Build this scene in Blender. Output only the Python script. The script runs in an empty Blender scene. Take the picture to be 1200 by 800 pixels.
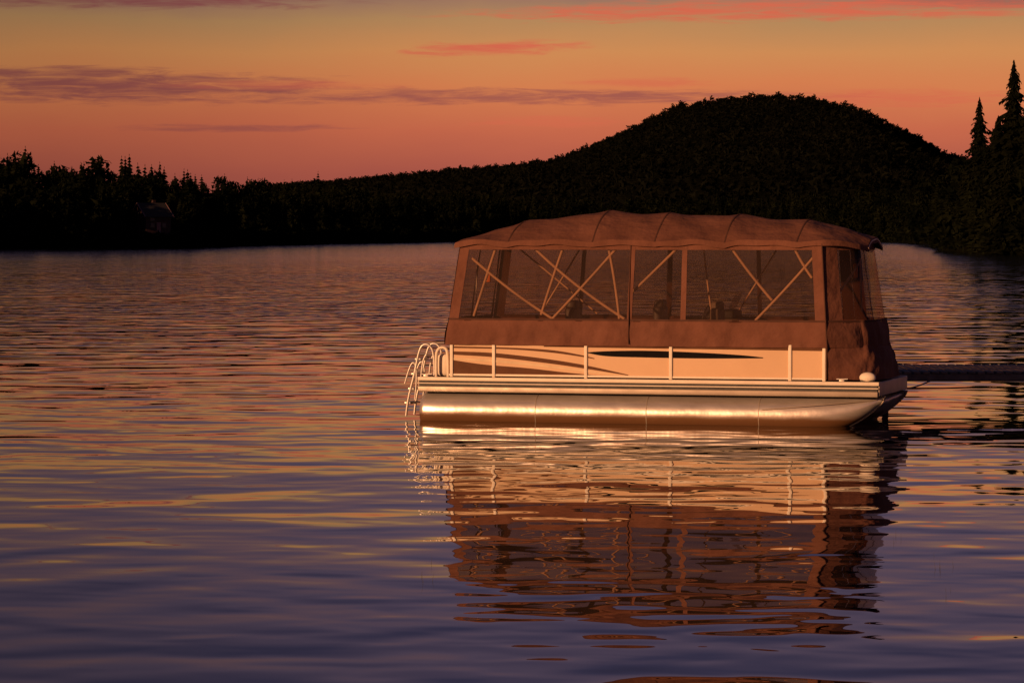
import bpy, math, random
import numpy as np
from mathutils import Vector
random.seed(4); rng=np.random.default_rng(7)
sc=bpy.context.scene
sc.view_settings.view_transform='Standard'; sc.view_settings.look='None'; sc.view_settings.exposure=0
FP=4000.0; CAMH=2.88
def lin(r,g,b):
    f=lambda c:(c/255/12.92) if c/255<=0.04045 else ((c/255+0.055)/1.055)**2.4
    return (f(r),f(g),f(b),1)
# ---------------------------------------------------------------- node helper
class NT:
    def __init__(s,tree): s.t=tree; s.n=tree.nodes; s.l=tree.links
    def new(s,typ,**kw):
        n=s.n.new(typ)
        for k,v in kw.items(): setattr(n,k,v)
        return n
    def put(s,sock,v):
        if isinstance(v,bpy.types.NodeSocket): s.l.new(v,sock)
        elif v is not None: sock.default_value=v
    def math(s,op,a,b=None,c=None,clamp=False):
        n=s.new('ShaderNodeMath',operation=op); n.use_clamp=clamp
        s.put(n.inputs[0],a); s.put(n.inputs[1],b); s.put(n.inputs[2],c); return n.outputs[0]
    def vmath(s,op,a,b=None):
        n=s.new('ShaderNodeVectorMath',operation=op); s.put(n.inputs[0],a); s.put(n.inputs[1],b); return n.outputs[0]
    def comb(s,x,y,z=0.0):
        n=s.new('ShaderNodeCombineXYZ'); s.put(n.inputs[0],x); s.put(n.inputs[1],y); s.put(n.inputs[2],z); return n.outputs[0]
    def sep(s,v):
        n=s.new('ShaderNodeSeparateXYZ'); s.put(n.inputs[0],v); return n.outputs
    def noise(s,vec,scale=1.0,detail=2.0,rough=0.5,dist=0.0,out=0):
        n=s.new('ShaderNodeTexNoise'); s.put(n.inputs['Vector'],vec); n.inputs['Scale'].default_value=scale
        n.inputs['Detail'].default_value=detail; n.inputs['Roughness'].default_value=rough
        n.inputs['Distortion'].default_value=dist; return n.outputs[out]
    def ramp(s,fac,stops,interp='LINEAR'):
        n=s.new('ShaderNodeValToRGB'); s.put(n.inputs[0],fac); cr=n.color_ramp; cr.interpolation=interp
        cr.elements[0].position=stops[0][0]; cr.elements[0].color=stops[0][1]
        cr.elements[1].position=stops[-1][0]; cr.elements[1].color=stops[-1][1]
        for p,c in stops[1:-1]:
            e=cr.elements.new(p); e.color=c
        return n.outputs[0]
    def mix(s,f,a,b,blend='MIX'):
        n=s.new('ShaderNodeMix',data_type='RGBA',blend_type=blend)
        s.put(n.inputs[0],f); s.put(n.inputs[6],a); s.put(n.inputs[7],b); return n.outputs[2]
    def mrange(s,v,a,b,c,d,smooth=False):
        n=s.new('ShaderNodeMapRange'); n.interpolation_type='SMOOTHSTEP' if smooth else 'LINEAR'
        s.put(n.inputs[0],v); 
        for i,x in enumerate((a,b,c,d)): n.inputs[i+1].default_value=x
        return n.outputs[0]
def newmat(name):
    m=bpy.data.materials.new(name); m.use_nodes=True; nt=NT(m.node_tree)
    return m,nt,m.node_tree.nodes['Principled BSDF']
def simple(name,ca,cb=None,rough=0.5,metal=0.0,nscale=5.0,bump=0.0,bscale=30.0,detail=4,stretch=(1,1,1),spec=0.5):
    m,t,p=newmat(name)
    tc=t.new('ShaderNodeTexCoord').outputs['Object']
    v=t.vmath('MULTIPLY',tc,stretch)
    if cb is None: cb=tuple(c*0.8 for c in ca[:3])+(1,)
    ca=tuple(ca[:3])+(1,); cb=tuple(cb[:3])+(1,)
    f=t.noise(v,nscale,detail,0.6)
    col=t.ramp(f,[(0.3,cb),(0.7,ca)])
    t.put(p.inputs['Base Color'],col); p.inputs['Metallic'].default_value=metal
    p.inputs['Specular IOR Level'].default_value=spec
    rr=t.mrange(t.noise(v,nscale*2.3,3),0.3,0.7,max(0,rough-0.06),min(1,rough+0.08)); t.put(p.inputs['Roughness'],rr)
    if bump>0:
        b=t.new('ShaderNodeBump'); b.inputs['Distance'].default_value=bump; b.inputs['Strength'].default_value=1
        t.put(b.inputs['Height'],t.noise(v,bscale,4)); t.put(p.inputs['Normal'],b.outputs[0])
    return m
M={}
M['canvas']=simple('canvas',(0.180,0.074,0.050),(0.120,0.048,0.032),0.85,0,1.6,0.07,2.6,spec=0.15)
M['canvas_trim']=simple('canvas_trim',(0.085,0.036,0.025),None,0.8,0,4.0,spec=0.2)
M['alu_trim']=simple('aluminium_trim',(0.42,0.34,0.28),(0.34,0.27,0.22),0.5,0.4,1.6)
M['tubing']=simple('tubing',(0.62,0.56,0.52),None,0.4,0.5,3)
M['frame']=simple('frame_tube',(0.85,0.54,0.36),None,0.5,0.0,3)
M['white']=simple('white_trim',(0.80,0.69,0.58),(0.70,0.59,0.49),0.5,0.0,3,spec=0.3)
M['panel']=simple('tan_panel',(0.66,0.43,0.27),(0.58,0.375,0.235),0.45,0.0,1.0,0.004,1.5,spec=0.25)
M['brown']=simple('brown_graphic',(0.12,0.05,0.026),None,0.6,spec=0.1)
M['gold']=simple('gold_graphic',(0.72,0.54,0.36),None,0.5,spec=0.1)
M['black']=simple('black_graphic',(0.008,0.007,0.008),None,0.7,spec=0.05)
M['dark']=simple('dark_rubber',(0.03,0.025,0.025),None,0.6)
M['seat']=simple('seat_vinyl',(0.22,0.16,0.12),(0.17,0.12,0.09),0.6,0,4)
M['seat_dark']=simple('seat_dark',(0.05,0.035,0.03),None,0.5)
M['carpet']=simple('deck_carpet',(0.06,0.045,0.04),None,0.95,0,40,0.004,200)
M['orange']=simple('orange_lens',(0.85,0.22,0.04),None,0.3)
M['wood']=simple('weathered_wood',(0.26,0.215,0.185),(0.13,0.11,0.10),0.8,0,6.0,0.004,20,stretch=(1,8,1))
M['wood_dark']=simple('dock_frame_wood',(0.06,0.048,0.042),None,0.85,0,6.0)
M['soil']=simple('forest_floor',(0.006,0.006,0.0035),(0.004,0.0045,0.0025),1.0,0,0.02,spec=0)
M['redwall']=simple('red_siding',(0.040,0.012,0.010),None,0.8)
M['roofing']=simple('roof_shingle',(0.018,0.013,0.012),None,0.9)
M['fascia']=simple('fascia_paint',(0.22,0.11,0.10),None,0.6)
M['glass']=simple('window_glass',(0.03,0.03,0.035),None,0.3)
M['bark']=simple('bark',(0.02,0.016,0.012),None,0.95,0,2)
M['reed']=simple('reed',(0.05,0.045,0.025),None,0.7,0,10)
# aluminium pontoon, with algae / water staining low on the tube
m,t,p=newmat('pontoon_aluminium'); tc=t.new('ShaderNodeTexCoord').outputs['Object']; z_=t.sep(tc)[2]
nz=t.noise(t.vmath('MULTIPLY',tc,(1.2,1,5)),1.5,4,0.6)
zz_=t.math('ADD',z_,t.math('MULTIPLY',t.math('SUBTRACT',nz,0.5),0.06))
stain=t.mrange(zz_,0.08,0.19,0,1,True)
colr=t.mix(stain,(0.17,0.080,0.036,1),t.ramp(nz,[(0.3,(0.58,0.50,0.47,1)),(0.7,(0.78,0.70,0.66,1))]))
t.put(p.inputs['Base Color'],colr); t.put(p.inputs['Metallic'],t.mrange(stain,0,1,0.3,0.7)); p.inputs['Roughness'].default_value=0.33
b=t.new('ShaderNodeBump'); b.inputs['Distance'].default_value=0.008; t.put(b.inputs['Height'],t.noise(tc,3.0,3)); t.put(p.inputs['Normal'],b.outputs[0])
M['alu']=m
def foliage(name,a,b,scale):  # callers pass very dark colours, in place of shade over the wooded hills
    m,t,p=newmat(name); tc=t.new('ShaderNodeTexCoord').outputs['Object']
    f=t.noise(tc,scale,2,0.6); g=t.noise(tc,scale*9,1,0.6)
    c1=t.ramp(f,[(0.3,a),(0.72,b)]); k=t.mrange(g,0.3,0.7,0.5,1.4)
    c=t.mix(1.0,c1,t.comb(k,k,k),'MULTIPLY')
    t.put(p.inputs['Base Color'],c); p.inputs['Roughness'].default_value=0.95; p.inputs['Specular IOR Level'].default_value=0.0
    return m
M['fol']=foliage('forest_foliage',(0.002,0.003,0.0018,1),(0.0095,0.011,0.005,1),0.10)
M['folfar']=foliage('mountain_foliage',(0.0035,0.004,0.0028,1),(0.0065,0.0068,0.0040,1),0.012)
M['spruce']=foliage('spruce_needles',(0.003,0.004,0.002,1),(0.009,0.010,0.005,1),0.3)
# clear vinyl
m,t,p=newmat('clear_vinyl'); out=m.node_tree.nodes['Material Output']
tr=t.new('ShaderNodeBsdfTransparent'); tr.inputs[0].default_value=(0.70,0.61,0.55,1)
p.inputs['Base Color'].default_value=(0.105,0.062,0.048,1); p.inputs['Roughness'].default_value=0.12
p.inputs['Specular IOR Level'].default_value=0.25
tc=t.new('ShaderNodeTexCoord').outputs['Object']
b=t.new('ShaderNodeBump'); b.inputs['Distance'].default_value=0.010; t.put(b.inputs['Height'],t.noise(tc,2.2,2,0.5,0.4)); t.put(p.inputs['Normal'],b.outputs[0])
fac=t.mrange(t.noise(tc,1.3,3),0.3,0.7,0.16,0.30)
mx=t.new('ShaderNodeMixShader'); t.put(mx.inputs[0],fac); t.l.new(tr.outputs[0],mx.inputs[1]); t.l.new(p.outputs[0],mx.inputs[2]); t.l.new(mx.outputs[0],out.inputs[0])
M['vinyl']=m
# water
m,t,p=newmat('lake_water')
geo=t.new('ShaderNodeNewGeometry').outputs['Position']
xyz=t.sep(geo); Y=xyz[1]
rot=t.new('ShaderNodeVectorRotate'); rot.rotation_type='Z_AXIS'; t.put(rot.inputs['Vector'],geo); rot.inputs['Angle'].default_value=math.radians(14)
r1=rot.outputs[0]
fine=t.noise(t.vmath('MULTIPLY',r1,(1.3,1.45,1)),1.0,0.6,0.5,0.2)
mid=t.noise(t.vmath('MULTIPLY',geo,(0.50,0.55,1)),1.0,1.0,0.45,0.3)
swell=t.noise(t.vmath('MULTIPLY',r1,(0.12,0.20,1)),1.0,1,0.5)
patch=t.mrange(t.noise(t.vmath('MULTIPLY',geo,(0.05,0.03,1)),1.0,1),0.35,0.65,0.35,1.5)
dist=t.mrange(Y,44,120,1.0,3.2,True)
pd=t.math('MULTIPLY',patch,dist)
h=t.math('MULTIPLY',fine,t.math('MULTIPLY',pd,0.0105))
h=t.math('ADD',h,t.math('MULTIPLY',mid,t.math('MULTIPLY',dist,0.032)))
h=t.math('ADD',h,t.math('MULTIPLY',swell,0.035))
b=t.new('ShaderNodeBump'); b.inputs['Distance'].default_value=1.0; b.inputs['Strength'].default_value=1.0
t.put(b.inputs['Height'],h); t.put(p.inputs['Normal'],b.outputs[0])
p.inputs['Base Color'].default_value=(0.003,0.0025,0.004,1); p.inputs['IOR'].default_value=1.333
t.put(p.inputs['Roughness'],t.mrange(Y,45,400,0.0,0.10))
M['water']=m
# ---------------------------------------------------------------- mesh helpers
def link(o,parent=None):
    sc.collection.objects.link(o)
    if parent: o.parent=parent
    return o
def mobj(name,v,f,mat,parent=None,smooth=False,bevel=0):
    me=bpy.data.meshes.new(name); me.from_pydata([tuple(x) for x in v],[],f); me.materials.append(M[mat] if isinstance(mat,str) else mat); me.update()
    if smooth: me.polygons.foreach_set('use_smooth',[True]*len(me.polygons))
    o=bpy.data.objects.new(name,me); link(o,parent)
    if bevel:
        b=o.modifiers.new('bev','BEVEL'); b.width=bevel; b.segments=3; b.limit_method='ANGLE'
    return o
def box(name,x0,x1,y0,y1,z0,z1,mat,parent=None,bevel=0.0):
    v=[(x,y,z) for z in(z0,z1) for y in(y0,y1) for x in(x0,x1)]
    f=[(0,2,3,1),(4,5,7,6),(0,1,5,4),(2,6,7,3),(0,4,6,2),(1,3,7,5)]
    return mobj(name,v,f,mat,parent,bevel>0,bevel)
def tube(name,pts,r,mat,parent=None,closed=False,smooth=True):
    cu=bpy.data.curves.new(name,'CURVE'); cu.dimensions='3D'; cu.bevel_depth=r; cu.bevel_resolution=3; cu.use_fill_caps=True
    if smooth and len(pts)>2:
        sp=cu.splines.new('NURBS'); sp.points.add(len(pts)-1)
        for i,p in enumerate(pts): sp.points[i].co=(*p,1)
        sp.order_u=3; sp.use_endpoint_u=True; sp.resolution_u=8
    else:
        sp=cu.splines.new('POLY'); sp.points.add(len(pts)-1)
        for i,p in enumerate(pts): sp.points[i].co=(*p,1)
    sp.use_cyclic_u=closed
    cu.materials.append(M[mat]); return link(bpy.data.objects.new(name,cu),parent)
def grid(name,fn,nu,nv,mat,parent=None,closeu=False):
    v=[fn(i/nu,j/nv) for j in range(nv+1) for i in range(nu+1)]
    f=[(j*(nu+1)+i,j*(nu+1)+i+1,(j+1)*(nu+1)+i+1,(j+1)*(nu+1)+i) for j in range(nv) for i in range(nu)]
    return mobj(name,v,f,mat,parent,True)
def trimesh(name,V,T,mat,parent=None):
    me=bpy.data.meshes.new(name); V=np.asarray(V,np.float32); T=np.asarray(T,np.int32)
    me.vertices.add(len(V)); me.vertices.foreach_set('co',V.ravel())
    me.loops.add(T.size); me.loops.foreach_set('vertex_index',T.ravel())
    me.polygons.add(len(T)); me.polygons.foreach_set('loop_start',np.arange(0,T.size,3,dtype=np.int32)); me.polygons.foreach_set('loop_total',np.full(len(T),3,np.int32))
    me.update(calc_edges=True); me.materials.append(M[mat])
    return link(bpy.data.objects.new(name,me),parent)
# ---------------------------------------------------------------- camera, sun, sky
cd=bpy.data.cameras.new('camera'); cam=link(bpy.data.objects.new('camera',cd)); cd.lens=120; cd.sensor_width=36; cd.clip_end=30000; cd.clip_start=0.5
cam.location=(0,0,CAMH); cam.rotation_euler=(math.radians(90)-math.atan(127/FP),0,0); sc.camera=cam
SA,SE=math.radians(46),math.radians(11)
S=Vector((-math.sin(SA)*math.cos(SE),-math.cos(SA)*math.cos(SE),math.sin(SE)))
sl=bpy.data.lights.new('sun','SUN'); sl.energy=4.5; sl.angle=math.radians(0.8); sl.color=(1,0.50,0.225)
so=link(bpy.data.objects.new('sun',sl)); so.rotation_euler=S.to_track_quat('Z','Y').to_euler(); so.location=(-30,-40,30)
w=bpy.data.worlds.new('World'); sc.world=w; w.use_nodes=True; t=NT(w.node_tree)
for n in list(t.n): t.n.remove(n)
d=t.new('ShaderNodeTexCoord').outputs['Generated']; d=t.vmath('NORMALIZE',d); X,Yd,Z=t.sep(d)
yy=t.math('MAXIMUM',Yd,0.05); u=t.math('DIVIDE',X,yy); v=t.math('DIVIDE',Z,yy)
front=t.mrange(Yd,0.1,0.3,0,1)
wob=t.noise(t.comb(t.math('MULTIPLY',u,14),t.math('MULTIPLY',v,40)),1.0,4,0.55)
zz=t.math('ADD',Z,t.math('MULTIPLY',t.math('SUBTRACT',wob,0.5),0.010))
q=0.25
stops=[(0,lin(142,74,68)),(0.07,lin(174,86,72)),(0.12,lin(202,104,74)),(0.17,lin(216,126,78)),(0.21,lin(210,140,84)),(0.25,lin(182,136,90)),
       (0.28,lin(150,110,98)),(0.34,lin(126,94,104)),(0.45,lin(104,86,110)),(0.60,lin(76,68,99)),(1,lin(40,39,67))]
col=t.ramp(t.math('DIVIDE',zz,q),stops)
# clouds
n1=t.noise(t.comb(t.math('MULTIPLY',u,55),t.math('MULTIPLY',v,560)),1.0,6,0.66,0.6)
def cloud(px,py,wx,wy,op,tilt=0.0):
    du=t.math('DIVIDE',t.math('SUBTRACT',u,(px-600)/FP),wx/FP)
    dv=t.math('DIVIDE',t.math('SUBTRACT',t.math('SUBTRACT',v,(273-py)/FP),t.math('MULTIPLY',t.math('SUBTRACT',u,(px-600)/FP),tilt)),wy/FP)
    dd=t.math('ADD',t.math('MULTIPLY',du,du),t.math('MULTIPLY',dv,dv))
    dd=t.math('ADD',dd,t.math('MULTIPLY',t.math('SUBTRACT',n1,0.5),4.0))
    return t.math('MULTIPLY',t.mrange(dd,1.3,-0.4,0,1,True),op)
def union(lst):
    a=lst[0]
    for b in lst[1:]: a=t.math('MAXIMUM',a,b)
    return t.math('MULTIPLY',a,front)
mauve=union([cloud(120,103,320,19,0.9,-0.01),cloud(40,86,190,9,0.85),cloud(180,2,270,10,0.9),cloud(280,150,140,5,0.6),cloud(1130,4,140,8,0.7),cloud(600,114,390,10,0.75)])
salm=union([cloud(578,58,105,10,1.0,0.03),cloud(900,13,350,14,1.0,0.015),cloud(1130,17,110,6,0.9),cloud(640,143,90,7,0.6),cloud(1060,116,150,12,0.7),cloud(330,100,150,6,0.5),cloud(760,98,90,7,0.6)])
col=t.mix(mauve,col,lin(144,74,76)); col=t.mix(salm,col,lin(216,104,76))
# sky colour darkened towards the left, standing in for lens vignetting
side=t.mrange(u,-0.16,0.02,0.64,1.0,True); col=t.mix(1.0,col,t.comb(side,side,side),'MULTIPLY')
sky=t.new('ShaderNodeTexSky',sky_type='NISHITA'); sky.sun_disc=False; sky.sun_elevation=SE; sky.sun_rotation=math.radians(180)+SA
bg=t.new('ShaderNodeBackground'); t.put(bg.inputs[0],col); bg.inputs[1].default_value=0.95
bg2=t.new('ShaderNodeBackground'); t.put(bg2.inputs[0],sky.outputs[0]); bg2.inputs[1].default_value=0.002
ad=t.new('ShaderNodeAddShader'); t.l.new(bg.outputs[0],ad.inputs[0]); t.l.new(bg2.outputs[0],ad.inputs[1])
wo=t.new('ShaderNodeOutputWorld'); t.l.new(ad.outputs[0],wo.inputs[0])
# ---------------------------------------------------------------- water
mobj('lake_water',[(-4000,-200,0),(4000,-200,0),(4000,12000,0),(-4000,12000,0)],[(0,1,2,3)],'water')
# ---------------------------------------------------------------- terrain
PX=np.array([-700,-100,0,200,300,450,550,700,900,1050,1085,1105,1140,1200,1300,1900])
SD=np.array([560,600,620,645,800,1000,1150,1300,1250,1050,900,560,480,440,420,400])
def shore(px): return np.interp(px,PX,SD)+6*np.sin(px*0.05)+3*np.sin(px*0.17)
GX=np.array([-700,0,60,200,300,450,600,800,1000,1090,1110,1150,1300,1900])
GH=np.array([8,8,7,5,6,7,5,5,6,5,5,8,10,10])
MX=np.array([-700,300,400,480,520,560,600,650,700,740,770,800,850,900,950,1000,1040,1080,1110,1160,1300,1900])
MY=np.array([235,222,214,207,202,199,196,189,170,151,136,124,117,114,116,126,145,166,182,196,215,235])
def height(px,D):
    s=np.clip((D-shore(px))/70,0,1); g=np.interp(px,GX,GH)*(s*s*(3-2*s)) + 0.6*np.clip((D-shore(px))/6,-1,1)
    mh=(273-np.interp(px,MX,MY))/FP*4500+2.9-4
    r=np.clip((D-1500)/3000,0,1); prof=r**1.25
    back=np.clip((D-4500)/1500,0,1); prof=prof*(1-0.7*back)
    bump=(np.sin(px*0.021+D*0.002)*np.sin(D*0.0045+px*0.008))*9*r*(1-r)*2
    return np.where(D<1500,g,np.maximum(g,g+(mh-g)*prof+bump))
pxs=np.linspace(-700,1900,260)
V=[];nr=0
extra=np.concatenate([np.linspace(1500,4500,50),np.linspace(4600,6500,10)])
for px in pxs:
    s0=float(shore(px)); Ds=np.concatenate([s0-6+np.array([0,5,8,14,25,40,60,80]),np.linspace(s0+100,1480,6)]); Ds=np.concatenate([Ds,extra]); nr=len(Ds)
    H=height(np.full(nr,px),Ds); H[0]=-2
    for D,hh in zip(Ds,H): V.append(((px-600)/FP*D,D,hh))
F=[(i*nr+j,(i+1)*nr+j,(i+1)*nr+j+1,i*nr+j+1) for i in range(len(pxs)-1) for j in range(nr-1)]
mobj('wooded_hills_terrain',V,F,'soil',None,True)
# ---------------------------------------------------------------- trees
def conifer(layers,nb,seed,sub=1,r=0.2):
    R=np.random.default_rng(seed); V=[];T=[]
    def tri(a,b,c):
        i=len(V); V.extend([a,b,c]); T.append((i,i+1,i+2))
    for k in range(4):
        a0=k*math.pi/2;a1=a0+math.pi/2; q=0.018
        tri((q*math.cos(a0),q*math.sin(a0),-0.1),(q*math.cos(a1),q*math.sin(a1),-0.1),(0,0,1))
    for L in range(layers):
        f=L/(layers-1); z=0.08+0.9*f**0.9; rad=r*(1-f)**0.75+0.006; rad*=R.uniform(0.72,1.12)
        for k in range(nb):
            if R.random()<0.12: continue
            a=R.uniform(0,2*math.pi); rr=rad*R.uniform(0.55,1.15); wd=0.5*rr*R.uniform(0.6,1.1)+0.004; dz=-rr*R.uniform(0.25,0.6)
            c,s=math.cos(a),math.sin(a); h=R.uniform(-0.01,0.01)
            for q in range(sub):
                t0=q/sub; t1=(q+1)/sub
                base=(c*rr*t0*0.7,s*rr*t0*0.7,z+h+dz*t0*0.8+0.015)
                wq=wd*(1-t0*0.5)
                p1=(c*rr*(t0+0.3)-s*wq,s*rr*(t0+0.3)+c*wq,z+h+dz*t1-0.02*R.random()); p2=(c*rr*(t0+0.3)+s*wq,s*rr*(t0+0.3)-c*wq,z+h+dz*t1-0.02*R.random())
                p3=(c*rr*t1,s*rr*t1,z+h+dz*t1*R.uniform(0.7,1.1))
                tri(base,p1,p3); tri(base,p3,p2)
    return np.array(V),np.array(T)
def decid(n,seed,leaf=0.07,w=0.27):
    R=np.random.default_rng(seed); V=[];T=[]
    def tri(a,b,c):
        i=len(V); V.extend([a,b,c]); T.append((i,i+1,i+2))
    for k in range(3):
        a0=k*2.1;a1=a0+2.1; q=0.022
        tri((q*math.cos(a0),q*math.sin(a0),-0.1),(q*math.cos(a1),q*math.sin(a1),-0.1),(0,0,0.85))
    nl=max(4,n//30); lobes=[]
    for i in range(nl):
        z=R.uniform(0.3,0.88); ww=w*math.sqrt(max(0.05,1-((z-0.55)/0.45)**2)); a=R.uniform(0,6.28); q=ww*R.uniform(0.2,0.9)
        lobes.append((q*math.cos(a),q*math.sin(a),z,R.uniform(0.09,0.17)))
    for i in range(n):
        L=lobes[i%nl]; v=R.normal(size=3); v/=np.linalg.norm(v); p=np.array(L[:3])+v*L[3]*R.uniform(0.5,1.05)
        e1=R.normal(size=3)*leaf*0.6; e2=R.normal(size=3)*leaf*0.6
        tri(p-e1*0.5,p+e1,p+e2)
    return np.array(V),np.array(T)
def scatter(name,variants,pos,hs,mat,widthj=(0.8,1.25)):
    VV=[];TT=[];off=0
    idx=rng.integers(0,len(variants),len(pos))
    for k,(v,t_) in enumerate(variants):
        sel=np.where(idx==k)[0]
        if len(sel)==0: continue
        P=pos[sel];h=hs[sel]; a=rng.uniform(0,6.28,len(sel)); wj=rng.uniform(*widthj,len(sel))*h
        c,s=np.cos(a),np.sin(a)
        x=(v[None,:,0]*c[:,None]-v[None,:,1]*s[:,None])*wj[:,None]+P[:,0:1]
        y=(v[None,:,0]*s[:,None]+v[None,:,1]*c[:,None])*wj[:,None]+P[:,1:2]
        z=v[None,:,2]*h[:,None]+P[:,2:3]
        W=np.stack([x,y,z],-1).reshape(-1,3); Tn=(t_[None]+(np.arange(len(sel))*len(v))[:,None,None]).reshape(-1,3)+off
        VV.append(W);TT.append(Tn);off+=len(W)
    return trimesh(name,np.concatenate(VV),np.concatenate(TT),mat)
# near-shore forest
conA=[conifer(18,10,i,1,0.19) for i in range(5)]; decA=[decid(440,20+i,0.075,0.30) for i in range(6)]
HOUSE=(-69.5,658.0)
def clear_house(px,D):   # cleared lot between the cottage and the water
    x=(px-600)/FP*D
    return ~((np.abs(x-HOUSE[0]-0.8)<4.9)&(D<HOUSE[1]+7)&(px<300))
def shorepts(n,pa,pb,d0,d1):
    px=rng.uniform(pa,pb,n); D=shore(px)+d0+(d1-d0)*rng.random(n)**1.4
    keep=clear_house(px,D); px,D=px[keep],D[keep]; x=(px-600)/FP*D
    return np.stack([x,D,height(px,D)-0.3],-1),px
P1,p1=shorepts(480,-400,520,3,110); h1=np.interp(p1,[-400,0,60,110,140,200,250,320,520],[14,12.5,11.8,12,12.6,12.2,11,11.5,11.5])*rng.uniform(0.66,1.04,len(p1))
n=len(P1); k=rng.random(n)<0.46
big=rng.random(n)<0.22; h1=np.where(big&k,h1*1.13,h1)
P2,p2=shorepts(460,520,1100,3,160); h2=rng.uniform(8,13,len(p2)); k2=rng.random(len(p2))<0.45
P3,p3=shorepts(170,1095,1700,3,80); h3=np.interp(p3,[1095,1120,1150,1200,1700],[9,9.5,11,13,15])*rng.uniform(0.7,1.05,len(p3)); k3=rng.random(len(p3))<0.5
PP=np.concatenate([P1,P2,P3]); HH=np.concatenate([h1,h2,h3]); KK=np.concatenate([k,k2,k3])
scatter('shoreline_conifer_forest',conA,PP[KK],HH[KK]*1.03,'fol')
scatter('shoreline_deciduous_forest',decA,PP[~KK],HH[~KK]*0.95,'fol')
px=rng.uniform(-400,1700,1300); D=shore(px)+rng.uniform(0,14,1300); pos=np.stack([(px-600)/FP*D,D,height(px,D)-0.8],-1)
hs=np.where(clear_house(px,D),rng.uniform(2.0,5.0,1300),3.0)
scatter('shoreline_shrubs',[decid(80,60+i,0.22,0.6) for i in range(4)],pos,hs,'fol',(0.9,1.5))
# mountain forest
N=24000
D=np.sqrt(rng.uniform(1300**2,4650**2,N)); px=rng.uniform(300,1250,N)
pos=np.stack([(px-600)/FP*D,D,height(px,D)-0.5],-1)
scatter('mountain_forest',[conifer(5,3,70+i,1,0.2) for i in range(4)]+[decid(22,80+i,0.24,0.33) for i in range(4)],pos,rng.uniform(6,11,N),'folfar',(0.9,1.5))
# tall spruces on the right bank
def spruce(name,px,D,h,seed,wj=1.0):
    x=(px-600)/FP*D; z=float(height(np.array(px),np.array(D)))
    v,tt=conifer(44,13,seed,3,0.17); e=bpy.data.objects.new(name,None); link(e); e.location=(x,D,z-0.3)
    v=v.copy(); v[:,0:2]*=h*wj; v[:,2]*=h
    trimesh('crown',v[12:],tt[4:]-12,'spruce',e)
    tv=[];tf=[]
    for j in range(7):
        f=j/6
        for k in range(8):
            a=k*math.pi/4; r=h*0.016*(1-f)+0.02; tv.append((r*math.cos(a),r*math.sin(a),h*0.97*f-0.3))
    for j in range(6):
        for k in range(8): tf.append((j*8+k,j*8+(k+1)%8,(j+1)*8+(k+1)%8,(j+1)*8+k))
    mobj('trunk',tv,tf,'bark',e,True)
spruce('spruce_tree',1187,480,(273-72)/FP*480+2.9-3.1,5,1.15)
spruce('spruce_tree.001',1147,520,(273-114)/FP*520+2.9-5,6,1.05)
spruce('spruce_tree.002',1210,470,20.5,7,1.1)
spruce('spruce_tree.003',1169,500,15.5,8,1.3)
spruce('spruce_tree.004',1128,530,10.5,9,1.3)
spruce('spruce_tree.005',1180,450,14.5,10,1.4)
# cottage on the left shore
e=bpy.data.objects.new('lakeside_house',None); link(e)
e.location=(HOUSE[0],HOUSE[1],3.0); e.rotation_euler=(0,0,math.radians(38))
box('walls',-2.8,2.8,-2.6,2.6,-2.8,3.2,'redwall',e)
mobj('gables',[(-2.8,-2.6,3.2),(-2.8,2.6,3.2),(-2.8,0,5.4),(2.8,-2.6,3.2),(2.8,2.6,3.2),(2.8,0,5.4)],[(0,2,1),(3,4,5)],'redwall',e)
for s in(-1,1):
    mobj('roof_slope',[(-3.2,s*3.1,2.85),(3.2,s*3.1,2.85),(3.2,0,5.5),(-3.2,0,5.5),(-3.2,s*3.1,3.0),(3.2,s*3.1,3.0),(3.2,0,5.68),(-3.2,0,5.68)],[(0,1,2,3),(4,5,6,7),(0,1,5,4),(0,3,7,4),(1,2,6,5)],'roofing',e)
    for xx in(-3.24,3.24): tube('fascia',[(xx,s*3.1,2.95),(xx,0,5.6)],0.10,'fascia',e)
for (x0,z0) in((-1.8,0.9),(0.8,0.9),(-1.8,2.2)): box('window',x0,x0+0.9,-2.64,-2.58,z0,z0+0.9,'glass',e)
for (y0,z0) in((-1.5,0.9),(0.6,0.9),(-0.4,3.0)): box('window',-2.84,-2.78,y0,y0+0.9,z0,z0+0.9,'glass',e)
box('chimney',0.8,1.4,0.6,1.2,4.0,6.2,'redwall',e); box('door',-0.4,0.5,-2.64,-2.58,-0.2,1.9,'fascia',e)
# ---------------------------------------------------------------- dock
dk=bpy.data.objects.new('wooden_dock',None); link(dk); dk.location=(5.9,56.6,0.05); dk.rotation_euler=(0,0,math.radians(-1.0))
x=0.0
while x<11:
    box('deck_board',x,x+0.115,-0.06+random.uniform(-.012,.012),3.2,0.50+random.uniform(-.004,.004),0.535,'wood',dk,0.004); x+=0.152
box('fascia_board',0,11,-0.035,0.0,0.39,0.496,'wood',dk,0.004)
for yy_ in(0.02,1.2,2.7): box('joist',0,11,yy_,yy_+0.06,0.37,0.496,'wood_dark',dk)
for xx in(0.3,5.6,9.6):
    for yy_ in(0.6,2.5): box('post',xx,xx+0.1,yy_-0.04,yy_+0.05,-1.5,0.49,'wood_dark',dk,0.01)
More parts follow.
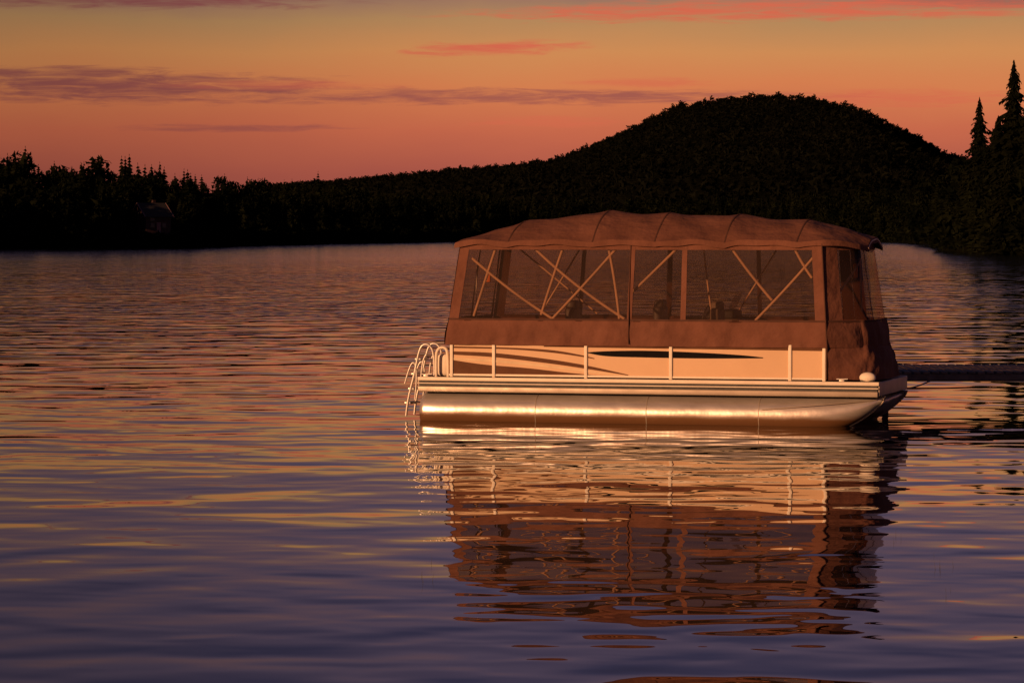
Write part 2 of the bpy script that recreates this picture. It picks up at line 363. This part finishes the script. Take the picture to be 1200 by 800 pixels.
# reeds
V=[];T=[]
def reed(px,py,h):
    D=CAMH*FP/(py-273); X=(px-600)/FP*D
    a=random.uniform(-.35,.35); i=len(V); w_=0.003
    V.extend([(X-w_,D,-0.1),(X+w_,D,-0.1),(X+a*h,D+0.02,h)]); T.append((i,i+1,i+2))
for c in((500,668,4),(1098,668,5),(1045,640,3),(1108,700,3)):
    for k in range(c[2]): reed(c[0]+random.gauss(0,9),c[1]+random.gauss(0,7),random.uniform(0.03,0.10))
trimesh('reeds',V,T,'reed')
# ================================================================ BOAT
boat=bpy.data.objects.new('pontoon_boat',None); link(boat)
TH=math.radians(16); L=7.2
boat.location=(5.466-L*math.cos(TH),50.5+L*math.sin(TH),0); boat.rotation_euler=(0,0,-TH)
def bx(px): return (px-489)/75.5
def bz(py): return 2.88-(py-273)/77.7
B=boat
def pontoon(yc):
    R=0.30; zc=0.135; rings=[]; ns=28
    xs=[0.0,0.012,0.04,0.09]+list(np.linspace(0.3,5.3,12))+list(np.linspace(5.5,7.2,16))
    for x in xs:
        if x<0.1: k=[0.55,0.8,0.95,1.0][[0.0,0.012,0.04,0.09].index(x)]; w_=h_=R*k; c=zc; zt=c+h_; zb=c-h_
        else:
            tt=max(0,(x-5.35)/1.85); w_=R*max(0.0,(1-tt**2.6))**0.6+0.006; zt=zc+R+0.02*tt; zb=(zc-R)+ (2*R-0.04)*tt**3.6
        ring=[]
        for k in range(ns):
            a=2*math.pi*k/ns; ring.append((x,yc+w_*math.cos(a),(zt+zb)/2+(zt-zb)/2*math.sin(a)))
        rings.append(ring)
    v=[p for r in rings for p in r]; f=[]
    for j in range(len(rings)-1):
        for k in range(ns): f.append((j*ns+k,j*ns+(k+1)%ns,(j+1)*ns+(k+1)%ns,(j+1)*ns+k))
    f.append(tuple(range(ns))); f.append(tuple((len(rings)-1)*ns+k for k in reversed(range(ns))))
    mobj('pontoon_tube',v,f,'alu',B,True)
    for x in(1.88,3.62,5.35):
        tube('weld_seam',[(x,yc+(R+.001)*math.cos(a),zc+(R+.001)*math.sin(a)) for a in np.linspace(0,2*math.pi,33)],0.008,'alu_trim',B)
    kp=[]
    for x in np.linspace(5.4,7.2,16):
        tt=(x-5.35)/1.85; kp.append((x+0.004,yc,(zc-R)+(2*R-0.04)*tt**3.6-0.004))
    kp.append((7.215,yc,zc+R+0.02)); tube('nose_keel',kp,0.014,'alu_trim',B)
    for s in(-1,1):
        tube('nose_chine',[(x,yc+s*((R*max(0,(1-((x-5.35)/1.85)**2.6))**0.6)+0.004),zc+0.10+0.17*((x-5.35)/1.85)) for x in np.linspace(5.4,7.1,12)],0.007,'alu_trim',B)
    box('riser_bracket',.15,6.7,yc-0.10,yc+0.10,zc+R-0.03,0.452,'dark',B)
for yc in(0.30,2.25): pontoon(yc)
# --- deck
box('deck_floor',0.06,7.13,0.04,2.51,0.53,0.615,'carpet',B)
box('deck_underside',0.10,7.08,0.10,2.45,0.452,0.528,'dark',B)
for (y0,y1,s) in((0.0,0.036,-1),(2.514,2.55,1)):
    box('deck_edge_rail',0.0,7.17,y0,y1,0.615,0.672,'white',B,0.012)
    box('deck_edge_shadow_gap',0.02,7.14,y0+0.012,y1-0.012,0.530,0.614,'dark',B)
    box('deck_side_channel',0.0,7.15,y0,y1,0.445,0.529,'alu_trim',B,0.012)
    tube('rub_rail',[(0.0,y0+(-.004 if s<0 else .04),0.575),(7.16,y0+(-.004 if s<0 else .04),0.575)],0.009,'white',B,smooth=False)
for (x0,x1) in((-0.002,0.038),(7.13,7.175)): box('deck_end_trim',x0,x1,0.038,2.512,0.46,0.668,'alu_trim',B,0.01)
for x in np.arange(0.5,7.0,0.6): box('cross_member',x,x+0.06,0.5,2.05,0.40,0.450,'alu_trim',B)
# --- fence
x0,x1=bx(527),bx(968)
for (yp,sg) in((0.085,-1),(2.465,1)):
    box('side_panel',x0,x1,yp-0.012,yp+0.012,0.715,1.20,'panel',B)
    box('top_rail',x0-.02,x1+.02,yp-0.022,yp+0.022,1.195,1.232,'white',B,0.008)
    box('bottom_rail',x0-.02,x1+.02,yp-0.022,yp+0.022,0.69,0.722,'white',B,0.006)
    for px in(529,580,690,790,928,967): box('fence_post',bx(px)-.026,bx(px)+.026,yp-0.035,yp+0.035,0.672,1.215,'white',B,0.01)
for xx in(x0,x1):
    box('end_panel',xx-0.012,xx+0.012,0.12,2.43,0.715,1.20,'panel',B)
    box('end_top_rail',xx-.02,xx+.02,0.11,2.44,1.195,1.23,'white',B,0.008)
def ribbon(name,pts,mat,off):
    P=np.array(pts,float); ts=np.linspace(0,len(P)-1,len(P)*8)
    def cr(c):
        o=[]
        for q in ts:
            i=int(min(q,len(P)-2)); f=q-i; a=P[max(i-1,0),c];b_=P[i,c];c_=P[i+1,c];d_=P[min(i+2,len(P)-1),c]
            o.append(0.5*((2*b_)+(-a+c_)*f+(2*a-5*b_+4*c_-d_)*f*f+(-a+3*b_-3*c_+d_)*f**3))
        return np.array(o)
    X_,Z_,W_=cr(0),cr(1),np.maximum(cr(2),0.2)
    v=[];f=[]
    for i in range(len(ts)):
        zc=bz(Z_[i]); w2=W_[i]/77.7/2; za=max(.725,zc-w2); zb=min(1.193,max(zc+w2,za+.001))
        v.append((bx(X_[i]),0.073-off,za)); v.append((bx(X_[i]),0.073-off,zb))
        if i: f.append((2*i-2,2*i,2*i+1,2*i-1))
    mobj(name,v,f,mat,B)
ribbon('brown_swoosh',[(531,433,17),(570,436,13),(620,438,10),(670,441,6),(735,444,2)],'brown',0.003)
ribbon('brown_stripe',[(531,416,4),(580,418,5),(640,424,5),(690,431,4),(740,440,1)],'brown',0.0035)
ribbon('gold_stripe',[(531,423,2.4),(580,425,3),(640,430,3),(700,437,2),(742,442,1)],'gold',0.005)
ribbon('brown_pinstripe',[(531,409,2),(600,410,2),(650,413,3),(685,418,2),(700,421,1)],'brown',0.0045)
ribbon('black_swoosh',[(692,414,1),(715,415,6),(760,415,8),(820,416,7),(870,417,4),(897,418,1)],'black',0.004)
ribbon('top_stripe',[(640,407,1),(700,406.5,3),(800,406.5,4),(900,406.5,5),(966,407,5)],'brown',0.006)
# --- enclosure
def lerp(a,b,t_): return tuple(a[i]+(b[i]-a[i])*t_ for i in range(3))
def poly(P,u_):
    n=len(P)-1; q=min(max(u_,0),1)*n; i=min(int(q),n-1); return lerp(P[i],P[i+1],q-i)
def wrink(u_,v_,s): return 0.006*math.sin(u_*23*s+v_*5)+0.004*math.sin(u_*61*s-v_*9+1)+0.004*math.sin(v_*17+u_*13*s)
def wallpatch(name,Bp,Tp,u0,u1,v0,v1,mat,off=0.0,nu=40,nv=10,wr=1.0,bulge=0.0,ws=1.0):
    def fn(a,b_):
        uu=u0+(u1-u0)*a; vv=v0+(v1-v0)*b_
        p=Vector(lerp(poly(Bp,uu),poly(Tp,uu),vv)); e=0.01
        du=Vector(lerp(poly(Bp,min(uu+e,1)),poly(Tp,min(uu+e,1)),vv))-Vector(lerp(poly(Bp,max(uu-e,0)),poly(Tp,max(uu-e,0)),vv))
        dv=Vector(poly(Tp,uu))-Vector(poly(Bp,uu)); nrm=du.cross(dv).normalized(); 
        return tuple(p+nrm*(off+wr*wrink(uu,vv,ws)+bulge*math.sin(math.pi*b_)))
    return grid(name,fn,nu,nv,mat,B)
ZB,ZT=1.20,2.74
nearB=[(.44,.045,ZB),(6.37,.045,ZB)]; nearT=[(.66,.14,ZT),(6.27,.14,ZT)]
def rnd(P,k=6):
    P=[Vector(p) for p in P]; out=[P[0]]
    for i in range(1,len(P)-1):
        a=P[i].lerp(P[i-1],.3); c=P[i].lerp(P[i+1],.3)
        for j in range(k+1):
            s=j/k; out.append(a.lerp(P[i],s).lerp(P[i].lerp(c,s),s))
    out.append(P[-1]); return [tuple(p) for p in out]
bowB=rnd([(6.37,.045,ZB),(7.02,.55,ZB),(7.02,2.0,ZB),(6.37,2.505,ZB)]); bowT=rnd([(6.27,.14,ZT),(6.78,.62,ZT),(6.78,1.93,ZT),(6.27,2.41,ZT)])
farB=[(6.37,2.505,ZB),(.44,2.505,ZB)]; farT=[(6.27,2.41,ZT),(.66,2.41,ZT)]
stB=[(.44,2.505,ZB),(.44,.045,ZB)]; stT=[(.66,2.41,ZT),(.66,.14,ZT)]
bowL=rnd([(6.40,.01,.69),(7.14,.40,.69),(7.14,2.35,.69),(6.40,2.54,.69)])
vs=(bz(375)-ZB)/(ZT-ZB)
strips={'near':[(0,.026),(.48,.493),(.622,.636),(.974,1.0)],'far':[(0,.03),(.25,.262),(.50,.515),(.75,.762),(.97,1)],'bow':[(0,.035),(.325,.345),(.655,.675),(.965,1)],'stern':[(0,.04),(.48,.52),(.96,1)]}
for nm,(b_,t_) in {'near':(nearB,nearT),'far':(farB,farT),'bow':(bowB,bowT),'stern':(stB,stT)}.items():
    nu=90 if nm in('near','far') else 45
    wallpatch('window_vinyl_'+nm,b_,t_,0,1,vs-.02,.96,'vinyl',0,nu,12,0.3)
    wallpatch('canvas_skirt_'+nm,b_,t_,0,1,-0.02,vs,'canvas',0.008,nu,8,1.6,0.015,2)
    wallpatch('canvas_header_'+nm,b_,t_,0,1,.925,1.0,'canvas',0.008,nu,3,0.6)
    wallpatch('hem_'+nm,b_,t_,0,1,vs-.012,vs+.006,'canvas_trim',0.018,nu,1,1.6,0,2)
    for (a,c) in strips[nm]: wallpatch('canvas_strip_'+nm,b_,t_,a,c,vs-.02,.96,'canvas',0.010,3,10,0.6)
wallpatch('bow_canvas_lower',bowL,bowB,0,1,0,1.0,'canvas',0.006,45,10,1.8,0.03,1)
tube('zipper_mid',[(3.32+.02,.015,1.2),(3.33,.045,1.6),(3.35,.125,2.7)],0.008,'canvas_trim',B)
tube('zipper_bow',[(6.375,.03,0.7),(6.38,.02,1.2),(6.28,.12,2.72)],0.012,'canvas_trim',B,smooth=False)
# roof
RX=[.58,.72,1.0,1.4,2.0,2.7,3.3,3.75,4.8,5.95,6.5,6.88]
RC=[.07,.15,.25,.34,.43,.50,.48,.46,.44,.35,.25,.13]
bows=[.58,1.42,2.75,3.72,4.80,5.90,6.88]
def ynear(x): return .10 if x<6.1 else .10+.55*((x-6.1)/.78)**2.2
def roofpt(x,vv,off=0):
    y0=ynear(x); y1=2.55-y0; y=y0+(y1-y0)*vv
    c=np.interp(x,RX,RC); i=max(0,min(len(bows)-2,int(np.searchsorted(bows,x))-1)); f=min(1,max(0,(x-bows[i])/(bows[i+1]-bows[i])))
    sag=math.sin(math.pi*f)**0.8 if 0<f<1 else 0
    prof=1-abs(2*vv-1)**2.1
    zb=2.735 - (0.05*((x-6.1)/.78)**2 if x>6.1 else 0)
    z=zb+float(c)*prof-0.042*sag*(prof*.8+0.15)+0.05*sag*(1-prof)**2 + 0.007*math.sin(x*9+vv*14)
    return (x,y,z+off)
XE=6.88
grid('canvas_roof',lambda a,b_:roofpt(.58+(XE-.58)*a,b_),130,30,'canvas',B)
for xb in bows[1:-1]:
    grid('roof_seam',lambda a,b_,xb=xb:roofpt(xb-.010+.020*a,b_,0.005),1,30,'canvas_trim',B)
per=[roofpt(.58+(XE-.58)*i/100,0) for i in range(101)]+[roofpt(XE,j/20) for j in range(1,21)]+[roofpt(.58+(XE-.58)*(1-i/100),1) for i in range(1,101)]+[roofpt(.58,1-j/20) for j in range(1,20)]
v=[];f=[];n=len(per)
for i,p in enumerate(per):
    oy=-0.012 if p[1]<0.6 else (0.012 if p[1]>1.9 else 0); ox=0.012 if p[0]>6.7 else(-0.012 if p[0]<.6 else 0)
    v+= [(p[0]+ox*.3,p[1]+oy*.3,p[2]+.002),(p[0]+ox,p[1]+oy,p[2]-.045),(p[0]+ox*1.3,p[1]+oy*1.3,p[2]-.080-.008*math.sin(i*.7))]
for i in range(n):
    j=(i+1)%n; f+=[(3*i,3*j,3*j+1,3*i+1),(3*i+1,3*j+1,3*j+2,3*i+2)]
mobj('roof_valance',v,f,'canvas',B,True)
for xb in bows: tube('roof_bow',[(roofpt(xb,k/12)[0],roofpt(xb,k/12)[1],roofpt(xb,k/12)[2]-.03) for k in range(13)],0.014,'frame',B)
def brace(pts,y=0.22,r=0.022): tube('canopy_brace',[(bx(a),y,bz(b_)) for a,b_ in pts],r,'frame',B)
for pts in([(583,281),(568,325),(553,372)],[(551,303),(595,342),(650,376)],[(663,283),(648,325),(634,370)],[(627,292),(675,338),(733,374)],
           [(728,286),(690,330),(647,375)],[(712,280),(722,325),(727,374)],[(795,291),(768,318),(738,347)],[(853,283),(878,320),(905,351)],[(952,302),(922,338),(886,375)],[(929,287),(940,310),(951,325)]):
    brace(pts,0.20)
for pts in([(640,290),(610,340),(590,372)],[(560,290),(610,330),(660,372)],[(790,290),(794,330),(800,372)],[(880,290),(850,340),(830,372)]):
    brace(pts,2.28,0.014)
tube('bow_brace',[(6.42,.45,1.9),(6.68,.78,2.35),(6.72,.85,2.45)],.018,'frame',B); tube('bow_brace',[(6.72,.9,2.5),(6.74,.92,1.7)],.016,'frame',B)
box('bow_lantern',6.62,6.68,.86,.92,2.20,2.42,'orange',B,0.015); box('lantern_cap',6.605,6.695,.845,.935,2.42,2.45,'dark',B,0.008)
box('stern_lantern',.98,1.05,.40,.46,2.12,2.28,'orange',B,0.015)
tube('light_pole',[(.80,.5,.62),(.80,.5,2.3)],.012,'tubing',B,smooth=False)
def cushion(name,a,b_,c,d_,e_,f_,mat='seat'): return box(name,a,b_,c,d_,e_,f_,mat,B,0.045)
for (xa,xb_) in((.75,2.3),(4.6,6.2)):
    for (ya,yb,back) in((.14,.72,.14),(1.83,2.41,2.27)):
        cushion('bench_base',xa,xb_,ya+.02,yb-.02,.62,.95,'seat_dark'); cushion('bench_seat',xa,xb_,ya,yb,.95,1.08)
        cushion('bench_back',xa,xb_,back,back+.14,1.08,1.42)
def chair(x,y,mat='seat_dark'):
    tube('chair_post',[(x,y,.62),(x,y,1.0)],.04,'tubing',B,smooth=False)
    cushion('chair_seat',x-.25,x+.25,y-.26,y+.26,1.0,1.14,mat)
    cushion('chair_back',x-.30,x-.16,y-.25,y+.25,1.12,1.74,mat); cushion('chair_headrest',x-.31,x-.15,y-.15,y+.15,1.68,1.84,mat)
    for s in(-.28,.24): cushion('chair_arm',x-.2,x+.2,y+s,y+s+.06,1.28,1.35,mat)
chair(2.45,.95); chair(3.65,1.75); chair(4.75,.9,'seat')
box('helm_console',4.2,4.7,1.65,2.35,.62,1.55,'seat',B,.05); box('helm_dash',4.15,4.6,1.68,2.32,1.55,1.68,'dark',B,.03)
tube('steering_wheel',[(4.08+.05*math.sin(a),2.0+.19*math.cos(a),1.55+.19*math.sin(a)) for a in np.linspace(0,2*math.pi,25)],.014,'dark',B)
mobj('helm_windscreen',[(4.5,1.7,1.68),(4.5,2.3,1.68),(4.62,2.25,1.95),(4.62,1.75,1.95)],[(0,1,2,3)],'vinyl',B)
cushion('cooler',1.3,1.8,1.0,1.4,.62,1.0,'white')
# stern gear
for yy_ in(.30,.72):
    tube('ladder_rail',[(.18,yy_,.68),(.18,yy_,1.02),(.10,yy_,1.16),(-.02,yy_,1.16),(-.08,yy_,1.02),(-.14,yy_,.72),(-.26,yy_,.28),(-.28,yy_,.05)],.019,'tubing',B)
    tube('ladder_brace',[(-.04,yy_,.60),(-.02,yy_,.95),(.05,yy_,1.0)],.015,'tubing',B)
for k,(x_,z_) in enumerate(((-.09,.93),(-.15,.70),(-.20,.47),(-.26,.25))): box('ladder_step',x_-.05,x_+.05,.30,.72,z_-.018,z_+.018,'tubing',B,.008)
for yy_ in(.30,.72): tube('ladder_inner',[(-.30,yy_,.55),(-.22,yy_,.84),(-.13,yy_,.90),(-.10,yy_,.6),(-.14,yy_,.3)],.014,'tubing',B)
tube('stern_grab_rail',[(.26,.14,.67),(.25,.14,1.0),(.30,.14,1.12),(.42,.14,1.12),(.45,.14,1.0),(.45,.14,.67)],.024,'white',B)
tube('stern_grab_rail_far',[(.26,2.4,.67),(.25,2.4,1.0),(.30,2.4,1.12),(.42,2.4,1.12),(.45,2.4,1.0),(.45,2.4,.67)],.024,'white',B)
box('stern_pod',.24,.44,.22,.9,.672,1.02,'white',B,.06)
tube('stern_gate_rail',[(.2,1.0,.67),(.2,1.0,.95),(.2,2.2,.95),(.2,2.2,.67)],.018,'tubing',B)
# bow fittings
bpy.ops.mesh.primitive_uv_sphere_add(segments=24,ring_count=12,radius=.10,location=(0,0,0)); o=bpy.context.object; o.name='bow_docking_light'; o.parent=B; o.location=(6.98,.10,.735); o.scale=(1.25,.8,.8); o.data.materials.append(M['white'])
for p_ in o.data.polygons: p_.use_smooth=True
box('docking_light_base',6.88,7.08,.04,.16,.672,.70,'dark',B,.008)
def cleat(x,y):
    box('cleat_base',x-.04,x+.04,y-.02,y+.02,.672,.70,'tubing',B,.006); tube('cleat_horn',[(x-.09,y,.712),(x,y,.705),(x+.09,y,.712)],.011,'tubing',B)
for x_ in(6.6,.12): cleat(x_,.06); cleat(x_,2.49)
tube('mooring_line',[(6.6,2.49,.71),(6.9,2.9,.45),(7.1,3.6,.42),(7.2,4.6,.5)],.012,'seat',B)
print('done')
